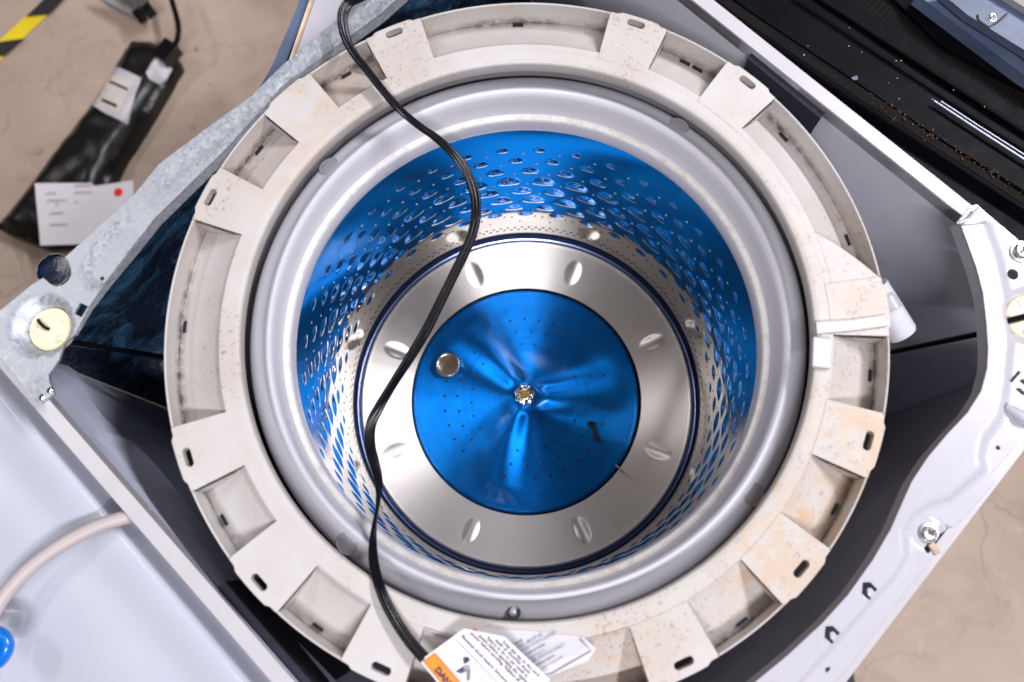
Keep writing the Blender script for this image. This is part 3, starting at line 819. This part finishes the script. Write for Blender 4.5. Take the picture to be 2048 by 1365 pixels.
g = G(); g.tube([at(2012, 812, ZE+.002), at(2046, 836, ZE+.006), at(2090, 850, ZE+.004)], [.003, .006, .007], 12); g.build('pressed_rib', M['enamel'], we)
q = at(1868, 1098, ZE-.004); G().box(q, (.006, .011, .004), .4).build('rusty_tab', M['rusty_white'], we)

# suspension rods running down to the tub
for a, b in (((80, 676, .015), (470, 737, -.33)), ((2030, 653, .015), (1690, 724, -.33))):
    G().tube([at(*a), at(*b)], .0034, 10).build('suspension_rod', M['rubber'], wm)
# dark boss on the rear wall film
p = at(285, 655, -.12); G().lathe([(.04, -.03), (.038, 0), (.028, .008), (0, .01)], 24, (p.x-.02, p.y)).build('pump_bulge', M['blue_film'], wm).location.z = -.22

# ================================================================== power cord draped across the basket
pts = [(748, -22, .068), (722, -6, .088), (698, 6, .098), (685, 32, .098), (690, 72, .092), (708, 108, .085), (735, 142, .080), (766, 182, .078), (800, 220, .074), (838, 252, .060), (872, 276, .045), (905, 306, .032), (932, 342, .022), (949, 388, .014), (952, 430, .008), (944, 470, .004), (928, 508, .0), (905, 555, -.004), (880, 606, -.008), (852, 662, -.010), (822, 712, -.010), (790, 762, -.008), (760, 812, -.004), (742, 850, .0), (740, 890, .006), (748, 925, .012), (757, 965, .018), (756, 1005, .026), (749, 1050, .036), (746, 1090, .046), (748, 1128, .056), (758, 1170, .068), (775, 1212, .072), (798, 1252, .074), (822, 1286, .076), (850, 1318, .078)]
path = spline([at(*p) for p in pts], 7)
cord_root = thing('power_cord', at(850, 1318, .078), 'black three-strand flat power cord draped across the open steel basket', 'cord')
def flat_cord(path, rw, hw, roll):
    n = 30; g = G(); vs = []; prof = []
    for k in range(n):   # outline of three strands side by side
        a = 2*math.pi*k/n; x = hw*math.cos(a); u = x/rw
        c = min((-2, 0, 2), key=lambda c_: abs(u-c_)); h = math.sqrt(max(.30, 1-(u-c)**2))*rw
        prof.append((x, h*(1 if math.sin(a) > 0 else -1) if abs(math.sin(a)) > 1e-3 else 0))
    L_ = len(path)
    for i, p in enumerate(path):
        t = (path[min(i+1, L_-1)]-path[max(i-1, 0)]).normalized()
        side = t.cross(Vector((0, 0, 1))).normalized(); nrm = side.cross(t)
        a = roll(i/(L_-1)); s2_ = side*math.cos(a)+nrm*math.sin(a); n2 = -side*math.sin(a)+nrm*math.cos(a)
        for x, h in prof: vs.append(p+s2_*x+n2*h)
    fs = [(i*n+k, (i+1)*n+k, (i+1)*n+(k+1) % n, i*n+(k+1) % n) for i in range(L_-1) for k in range(n)]
    return g.add(vs, fs)
def roll(f):
    return .25+.5*math.sin(f*9)+1.1*math.exp(-((f-.60)/.05)**2)+1.1*math.exp(-((f-.78)/.05)**2)
under(flat_cord(path, .0019, .0056, roll).build('cord_cable', M['rubber'], None, angle=70), cord_root)
# warning tag looped round the cord
ZG = .079
tl, tr_, br_, bl = (838, 1328), (930, 1256), (1058, 1340), (968, 1450)
def tagpt(u, v, lift=0):
    """u along the reading direction of the tag, v across it (0 = orange end)"""
    a = Vector((840, 1322)).lerp(Vector((960, 1470)), u); b = Vector((928, 1258)).lerp(Vector((1062, 1392)), u)
    if v <= .5: p = a.lerp(b, v*2)
    else:
        c = Vector((1010, 1275)).lerp(Vector((1100, 1360)), u); p = b.lerp(c, (v-.5)*2)
    z = ZG+.004*math.sin(math.pi*min(1, v*1.1))*(1-.4*u)+lift
    return at(p.x, p.y, z)
def tag_patch(name, u0, u1, v0, v1, mat, lift, parent, nu=8, nv=12):
    vs = [tagpt(u0+(u1-u0)*i/nu, v0+(v1-v0)*j/nv, lift) for i in range(nu+1) for j in range(nv+1)]
    return G().add(vs, [(i*(nv+1)+j, (i+1)*(nv+1)+j, (i+1)*(nv+1)+j+1, i*(nv+1)+j+1) for i in range(nu) for j in range(nv)]).build(name, mat, parent, True, 80)
tg = tag_patch('warning_tag', 0, 1, 0, 1, M['tag'], 0, None); under(tg, cord_root)
def tsub(o): o.parent = tg; return o
tsub(tag_patch('header_border', .02, 1, .016, .150, M['orange_dark'], .0004, None))
tsub(tag_patch('orange_header', .03, 1, .026, .140, M['orange'], .0008, None))
a = tagpt(.17, .122); b = tagpt(.9, .122); c = tagpt(.17, .042)
tsub(lay_text('DANGER', a+(c-a)*.92, b-a, a-c, (c-a).length*1.02, M['ink_dark'], 'danger_print', None, .0016, .05))
tsub(tag_patch('print_rule', .03, 1, .375, .382, M['ink'], .0006, None))
tsub(tag_patch('print_rule', .03, 1, .157, .161, M['ink'], .0006, None))
# pictogram of a hand and plug
def tq(name, uv, mat, lift=.0009):
    return tsub(G().add([tagpt(.24+(u-.37)*.55, .17+(v-.27)*.95, lift) for u, v in uv], [tuple(range(len(uv)))]).build(name, mat, None, False))
for k in range(4): tq('pictogram_finger', [(.50+.028*k, .285+.008*k), (.52+.028*k, .278+.008*k), (.535+.028*k, .36), (.515+.028*k, .365)], M['ink_dark'])
tq('pictogram_plug', [(.37, .42), (.42, .46), (.50, .45), (.50, .40), (.46, .385), (.44, .40)], M['ink_dark'])
tq('pictogram_palm', [(.50, .37), (.56, .42), (.64, .40), (.66, .36), (.60, .34)], M['ink_faint'])
tq('pictogram_wrist', [(.60, .37), (.64, .40), (.80, .33), (.78, .30)], M['ink'])
lines = ['Electrical shock hazard. Disconnect', 'power before servicing. Replace all', 'panels before operating the washer.', 'Failure to do so can result in', 'death or electrical shock.', 'Keep this tag on the cord']
for k, tx in enumerate(lines):
    v = .43+.088*k
    a = tagpt(.05+.02*k, v); b = tagpt(.95, v); c = tagpt(.05, v+.03)
    tsub(lay_text(tx, a, b-a, c-a, .0043, M['ink_dark'], 'tag_print', None, .0010))

# translucent service label stuck on the ring
ZS = RT+.0012
def fp(x, y, l=0): return at(x, y, ZS+l)
g = G(); fo = [(905, 1262), (960, 1258), (1060, 1262), (1168, 1275), (1192, 1298), (1176, 1322), (1102, 1352), (1080, 1354), (1040, 1332), (980, 1300)]
sheet(g, [at2(x, y, ZS) for x, y in fo], ZS, .0004, zfn=lambda x, y: .0003*math.sin(x*160)*math.sin(y*140), step=.004); fl_o = g.build('service_label', M['film'], ring)
def strip(pts, w, mat, name, z=ZS+.0008):
    p_ = [at(x, y, z) for x, y in pts]; vs = []
    for i, p in enumerate(p_):
        t = (p_[min(i+1, len(p_)-1)]-p_[max(i-1, 0)]).normalized(); s_ = Vector((-t.y, t.x, 0))*w; vs += [p-s_, p+s_]
    return G().add(vs, [(2*i, 2*i+1, 2*i+3, 2*i+2) for i in range(len(p_)-1)]).build(name, mat, fl_o, False)
strip([(1102, 1348), (1182, 1302), (1160, 1278)], .0007, M['ink'], 'label_border'); strip([(980, 1298), (1040, 1330), (1082, 1352), (1102, 1348)], .0007, M['ink'], 'label_border')
lt = ['Model and serial', 'THIS LABEL MUST BE', 'REPLACED WITH COVER', 'Service sheet inside', 'Wiring diagram', 'FOR SERVICE ONLY', 'unplug before', 'removing panel']
for k, tx in enumerate(lt):
    x0, y0 = 1000+12*k, 1306+4.6*k
    a = fp(x0, y0); b = fp(x0+60, y0-32); c = fp(x0-6, y0-10)
    lay_text(tx, a, b-a, c-a, .0042 if k in (1, 2, 5) else .0036, M['ink_faint'] if k % 3 else M['ink'], 'label_print', fl_o, .0009)
G().box(fp(950, 1262, .002), (.004, .003, .0012), .5).build('torn_orange_corner', M['orange_dark'], fl_o)

# ================================================================== loose things in the basket
p = at(897, 731, -.372)
zd = imp_z(p.x+.0012, p.y)+.0015
pp = at(897, 731, zd+.004)
g = G().lathe([(0, 0), (.0165, 0), (.0186, .0015), (.0188, .0065), (.0176, .0082), (.0160, .0086), (.0150, .0078), (.0146, .0076), (0, .0076)], 56)
d = g.build('metal_disc', M['nickel']); d.location = (pp.x, pp.y, zd); d.rotation_euler = (-.09, -.11, 0)
tag(d, 'round silvery metal cap lying on the blue impeller, left of its hub', 'metal cap')
db = thing('broken_clip', at(1188, 865, imp_z(*at2(1188, 865, -.38))+.004), 'small black broken plastic clip lying on the blue impeller near its right edge', 'plastic clip')
o = G().tube(spline([(-.006, .013, 0), (0, .006, .001), (.002, -.004, .001), (.004, -.014, 0)], 4), .0032, 8).build('clip_stem', M['hole'], db)
o = G().tube([(-.008, .013, 0), (-.002, .0145, .001), (.003, .012, 0)], .0022, 8).build('clip_head', M['hole'], db)
k_ = thing('straw_bit', at(1240, 938, -.381), 'tiny pale splinter lying at the lower right edge of the blue impeller', 'debris')
G().tube([(-.006, .006, 0), (.006, -.005, .001)], .0012, 6).build('splinter', M['tub'], k_)

# ================================================================== neighbouring white appliance, lower left
zl = .012
lidr = thing('upturned_lid', at(100, 1200, zl), 'glossy white appliance lid lying upside down, left of the open washing machine', 'lid')
e0 = at(92, 898, zl); e1 = at(479, 1365, zl); ed_ = (e1-e0).normalized(); en = Vector((-ed_.y, ed_.x, 0)); en = en if en.dot(at(0, 1200, zl)-e0) > 0 else -en
def lid_z(u, s):
    z = zl
    if u < 0: z -= .022*sstep(0, .020, -u)
    z -= .010*sstep(.004, .05, u)+.006*sstep(.07, .12, u)
    z -= .016*sstep(.10, .17, u)*sstep(.0, .09, s-.02)*(1-sstep(.42, .5, s))
    z += .0010*math.exp(-((u-.003)/.010)**2)
    return z
us = [-.030+.003*i for i in range(12)]+[.006+.008*i for i in range(1, 60)]; vs = []
ss = [-.30+.012*i for i in range(88)]
for s_ in ss:
    for u in us:
        p = e0+ed_*s_+en*u; vs.append((p.x, p.y, lid_z(u, s_)))
K = len(us)
o = G().add(vs, [(i*K+q, i*K+q+1, (i+1)*K+q+1, (i+1)*K+q) for i in range(len(ss)-1) for q in range(K-1)]).build('lid_panel', M['enamel_lid'], None, True, 60); under(o, lidr)
hs = thing('drain_hose', at(250, 1035, zl+.01), 'grey ribless plastic hose curving over the white lid at lower left', 'hose')
hp = spline([at(300, 1026, zl+.0), at(248, 1036, zl+.012), at(190, 1055, zl+.016), at(120, 1092, zl+.018), (at(58, 1138, zl+.018)), at(12, 1188, zl+.016), at(-12, 1225, zl+.014), at(-50, 1290, zl+.01)], 8)
o = G().tube(hp, .0072, 16).build('hose_tube', M['hose'], None); under(o, hs)
bcp = thing('blue_clip', at(2, 1296, .03), 'glossy bright blue plastic connector at the left edge on the white lid', 'connector')
o = G().tube(spline([at(-22, 1262, .03), at(4, 1270, .034), at(15, 1294, .034), at(0, 1322, .03), at(-20, 1330, .028)], 6), .0065, 12).build('connector_loop', M['blue_plastic'], None); under(o, bcp)
o = G().tube([at(-30, 1300, .028), at(-4, 1302, .030)], .008, 12).build('connector_stub', M['blue_plastic'], None); under(o, bcp)

# ================================================================== black appliance, upper right
ba = thing('black_appliance', at(1750, 130, -.05), 'dirty glossy black appliance with long rails behind the open washing machine', 'appliance')
def bar(name, pts, z, h, mat, root, zfn=None):
    g = G(); sheet(g, [at2(x, y, z) for x, y in pts], z, h, zfn=zfn); o = g.build(name, mat, None, True, 30); under(o, root); return o
zb = -.06
bar('lower_shelf', [(1350, -60), (1440, -40), (2120, 462), (2120, 600), (1960, 440)], zb, .05, M['black_gloss'], ba)
o = G().tube([at(1392, -22, zb+.012), at(1500, 58, zb+.012), at(1700, 194, zb+.012), at(1900, 322, zb+.012), at(2110, 458, zb+.012)], .0040, 12).build('rail_edge', M['black_gloss'], None); under(o, ba)
bar('rail_top', [(1400, -40), (1440, -14), (1700, 166), (2110, 432), (2110, 455), (1700, 191), (1440, 12), (1380, -30)], zb+.013, .03, M['black_matt'], ba)
bar('door_panel', [(1430, -70), (1600, -70), (1640, -22), (1880, 150), (2120, 318), (2120, 425), (1900, 290), (1700, 155), (1500, 22), (1440, -22)], zb+.002, .04, M['black_gloss'], ba)
bar('gasket', [(1560, -60), (1630, -50), (1720, 12), (1900, 128), (2110, 262), (2110, 300), (1880, 152), (1640, -10)], zb+.012, .03, M['black_gloss'], ba)
o = G().tube([at(1868, 202, zb+.01), at(1960, 262, zb+.01), at(2100, 352, zb+.01)], .0013, 10).build('chrome_trim', M['trim'], None); under(o, ba)
o = G().tube([at(1882, 203, zb+.012), at(1970, 260, zb+.012), at(2100, 342, zb+.012)], .0009, 10).build('chrome_trim', M['trim'], None); under(o, ba)
o = G().tube([at(1605, -26, zb+.02), at(1720, 48, zb+.02), at(1900, 165, zb+.02), at(2100, 296, zb+.02)], .0028, 8).build('dusty_bead', M['black_matt'], None); under(o, ba)
bar('ribbed_panel', [(1620, -60), (1720, -60), (1850, 20), (1960, 100), (2110, 195), (2110, 285), (1900, 152), (1730, 42)], zb+.010, .02, M['black_matt'], ba)
g = G()
for k in range(46):   # fine ribs pressed across the panel
    f = k/45; p = at(1650+430*f, -22+282*f, zb+.0106); q = at(1690+415*f, -58+262*f, zb+.0106); g.tube([p, q], .0009, 4, False)
o = g.build('panel_rib', M['black_matt'], None); o['kind'] = 'stuff'; under(o, ba)
bar('back_cover', [(1700, -80), (1860, -20), (2110, 130), (2110, 205), (1990, 150), (1880, 88), (1780, -10)], zb+.018, .02, M['black_gloss'], ba)
# rust crumbs along the rail
g = G(); rr_ = random.Random(3)
for k in range(130):
    f = rr_.random(); base = .35+.65*f**.8
    x = 1440+670*base; y = 2+430*base; x += rr_.gauss(0, 5); y += rr_.gauss(0, 4)-4
    if rr_.random() < .25: x = 1600+rr_.gauss(130, 90); y = 113+(x-1600)*.66+rr_.gauss(-6, 8)
    s_ = rr_.uniform(.0003, .0011)*(1.3 if 1750 < x < 2000 else .8); g.box(at(x, y, zb+.0145+s_*.4), (s_*1.5, s_, s_), rr_.random()*3, rr_.random())
cr_ = g.build('rust_crumbs', M['rust']); cr_['kind'] = 'stuff'; tag(cr_, 'brown rust crumbs scattered along the black rail', 'rust')
g = G(); rr_ = random.Random(9)
for k in range(22):
    x = rr_.uniform(1450, 2040); y = (x-1440)*.6+rr_.uniform(-110, 10); s_ = rr_.uniform(.0004, .0009); g.box(at(x, y, zb+.024), (s_*1.5, s_, s_*.6), rr_.random()*3)
cr_ = g.build('pale_dust_specks', M['paper']); cr_['kind'] = 'stuff'; tag(cr_, 'pale specks of dust on the black appliance', 'dust')
ch = G().add([at(1702, 156, zb+.016), at(1714, 151, zb+.018), at(1716, 159, zb+.016), at(1708, 161, zb+.017)], [(0, 1, 2, 3)]).build('paint_chip', M['bluegrey'], None); 
tag(ch, 'small pale blue chip lying on the black door panel', 'chip')

bg = thing('blue_grey_appliance', at(1990, 60, -.02), 'blue-grey sheet metal appliance at the top right corner beyond the black one', 'appliance')
z2 = .0
bar('side_flange', [(1835, -10), (1860, -30), (1960, 30), (2110, 130), (2110, 190), (2048, 150)], z2-.02, .02, M['bluegrey'], bg)
bar('top_sheet', [(1875, -20), (1960, -40), (2110, 60), (2110, 145), (2048, 100), (1935, 30)], z2, .012, M['bluegrey'], bg)
bar('far_strip', [(1960, -40), (2060, -40), (2110, 0), (2110, 52)], z2+.012, .01, M['tub'], bg)
screw(1984, 35, z2, .0045, None); sc = bpy.context.scene.collection.objects[-2] if False else None
for o in list(C.objects):
    if o.name.startswith('screw') and o.parent is None: under(o, bg)
g = G(); g.tube([at(1955, 30, z2+.001), at(1958, 42, z2+.001), at(1978, 55, z2+.001), at(1996, 44, z2+.001), at(2014, 28, z2+.001)], .0012, 6); o = g.build('pressed_slot', M['slot'], None); under(o, bg)

# ================================================================== things on the floor and behind
wp = thing('leaning_sheet', at(620, 90, -.1), 'white sheet metal panel with a rusty edge leaning behind the galvanised bracket', 'panel')
zt = -.05
bar('panel_face', [(560, 200), (640, -30), (800, -60), (760, -10), (600, 150), (520, 240)], zt, .012, M['enamel'], wp)
bar('rusty_edge', [(528, 196), (575, 128), (612, 20), (625, -20), (642, -20), (634, 10), (598, 110), (562, 172), (508, 222)], zt-.010, .01, M['rusty_white'], wp)
bar('blue_flange', [(505, 200), (545, 130), (592, 20), (606, -20), (624, -20), (610, 30), (570, 128), (524, 196), (500, 215)], zt-.022, .01, M['bluegrey'], wp)

def fz(h): return FZ+h
# black film wrapped box
bx = thing('wrapped_box', at(180, 280, FZ), 'long box wrapped in crumpled black film with a silvery label, on the concrete floor', 'wrapped box')
oc = [(251, 68), (290, 72), (330, 81), (341, 98), (346, 112), (320, 158), (292, 205), (262, 252), (230, 300), (214, 332), (203, 360), (190, 392), (160, 470), (62, 480), (0, 458), (-24, 446), (3, 418), (46, 362), (92, 300), (140, 238), (186, 178), (220, 120)]
H_ = .075
ocw = [at2(x, y, FZ+H_) for x, y in oc]
loop = ocw+[ocw[0]]
def crum(x, y):
    d = seg_d((x, y), loop)
    return -.030*(1-sstep(0, .03, d))+.0028*math.sin(x*43+3*math.sin(y*31))*math.sin(y*37+2*math.sin(x*23))+.001*math.sin(x*111+y*70)
g = G(); sheet(g, ocw, FZ+H_, H_-.032, zfn=crum, step=.014)
o = g.build('film_wrap', M['wrap'], None, True, 60); under(o, bx)
def onbox(name, pts, mat, lift, root=bx, step=.012):
    g = G(); w = [at2(x, y, FZ+H_+.004) for x, y in pts]; sheet(g, w, FZ+H_+.004+lift, .001, zfn=crum, step=step); o = g.build(name, mat, None, True, 80)
    if root is bx: under(o, root)
    else: o.parent = root
    return o
lb = onbox('silver_label', [(220, 127), (283, 157), (268, 200), (250, 245), (212, 228), (176, 205), (198, 160)], M['wrap_label'], .003)
onbox('beige_print', [(222, 148), (268, 168), (240, 232), (190, 204)], M['wrap_paper'], .005, lb)
onbox('black_mark', [(223, 164), (258, 180), (257, 184), (221, 168)], M['tape_black'], .008, lb, 0)
onbox('black_mark', [(206, 199), (237, 213), (235, 218), (203, 203)], M['tape_black'], .008, lb, 0)
onbox('silver_tape', [(318, 108), (332, 122), (338, 130), (326, 148), (312, 160), (298, 158), (294, 148), (302, 128)], M['wrap_label'], .004)
o = G().box(at(335, 108, FZ+.07), (.05, .035, .04), .9).build('strap_lug', M['rubber'], None); under(o, bx)
cb_ = thing('black_cable', at(345, 50, FZ), 'black cable rising from the end of the wrapped box to the top edge', 'cable')
o = G().tube(spline([at(338, 104, FZ+.07), at(352, 86, FZ+.10), at(357, 60, FZ+.11), at(352, 30, FZ+.11), at(340, -10, FZ+.10), at(335, -30, FZ+.10)], 8), .0065, 10).build('cable_jacket', M['rubber'], None); under(o, cb_)
mp = thing('steel_channel', at(260, 10, FZ), 'blurry steel channel with black feet at the top edge above the wrapped box', 'steel part')
o = bar('channel_face', [(205, -30), (290, -30), (300, 8), (283, 26), (262, 18)], FZ+.08, .03, M['screw'], mp)
o = bar('channel_side', [(198, -14), (264, 20), (282, 28), (280, 38), (208, 0), (180, -20)], FZ+.06, .03, M['tub'], mp)
for x, y in ((280, 32), (298, 22)): o = G().box(at(x, y, FZ+.075), (.022, .018, .03), .6).build('rubber_foot', M['rubber'], None); under(o, mp)
# paper sheet with a red dot
zp = FZ+.092
pz = lambda x, y: .004*math.sin(x*16)+.003*math.sin(y*21)
pr = thing('paper_sheet', at(170, 430, zp), 'white printed paper sheet with a red dot resting against the black wrapped box', 'paper')
g = G(); sheet(g, [at2(x, y, zp) for x, y in ((72, 369), (130, 367), (180, 366), (190, 372), (266, 361), (268, 420), (270, 486), (180, 486), (80, 491))], zp, .0006, zfn=pz, step=.012); ps = g.build('paper_leaf', M['paper'], None, True, 80); under(ps, pr)
q = at(236, 384, zp+.002); g = G().lathe([(.0095, 0), (0, .0004)], 24, (q.x, q.y)); o = g.build('red_dot', M['red']); o.location.z = q.z+pz(q.x, q.y); o.parent = ps
for (x, y, w) in ((95, 391, 30), (97, 405, 58), (112, 412, 14), (150, 407, 14), (100, 430, 46), (100, 452, 52), (150, 375, 52), (150, 388, 50)):
    a = at(x, y, zp); b = at(x+w, y-2, zp); c = at(x, y-6, zp)
    o = lay_text('printed form text'[:max(3, int(w/4))], Vector((a.x, a.y, zp+pz(a.x, a.y)+.003)), b-a, c-a, .0075, M['ink_faint'], 'form_print', ps)
# hazard tape on the floor
ht = thing('hazard_tape', at(60, 50, FZ), 'yellow and black striped hazard tape stuck to the concrete, top left', 'tape')
def fq(name, pts, mat, z): o = G().add([at(x, y, z) for x, y in pts], [tuple(range(len(pts)))]).build(name, mat, None, False); under(o, ht); return o
fq('tape_base', [(86, 0), (110, -20), (150, -22), (127, 0), (62, 62), (0, 122), (-60, 175), (-100, 160), (0, 80), (50, 34)], M['yellow'], FZ+.004)
fq('black_stripe', [(51, 34), (86, 0), (105, -18), (146, -18), (127, 0), (99, 29)], M['tape_black'], FZ+.008)
fq('black_stripe', [(0, 84), (49, 77), (10, 112), (0, 113), (-60, 126), (-60, 130), (-60, 100)], M['tape_black'], FZ+.008)
# floor litter
g = G(); rr_ = random.Random(5)
for (x, y, s_, m_) in ((393, 98, .006, 0), (385, 255, .004, 0), (420, 168, .003, 0), (75, 307, .005, 0), (82, 298, .004, 0)):
    g.box(at(x, y, FZ+.003), (s_*2, s_, s_*.6), rr_.random()*3)
lt_ = g.build('floor_litter', M['tub']); lt_['kind'] = 'stuff'; tag(lt_, 'small crumbs scattered on the concrete floor', 'litter')

bpy.context.view_layer.update()
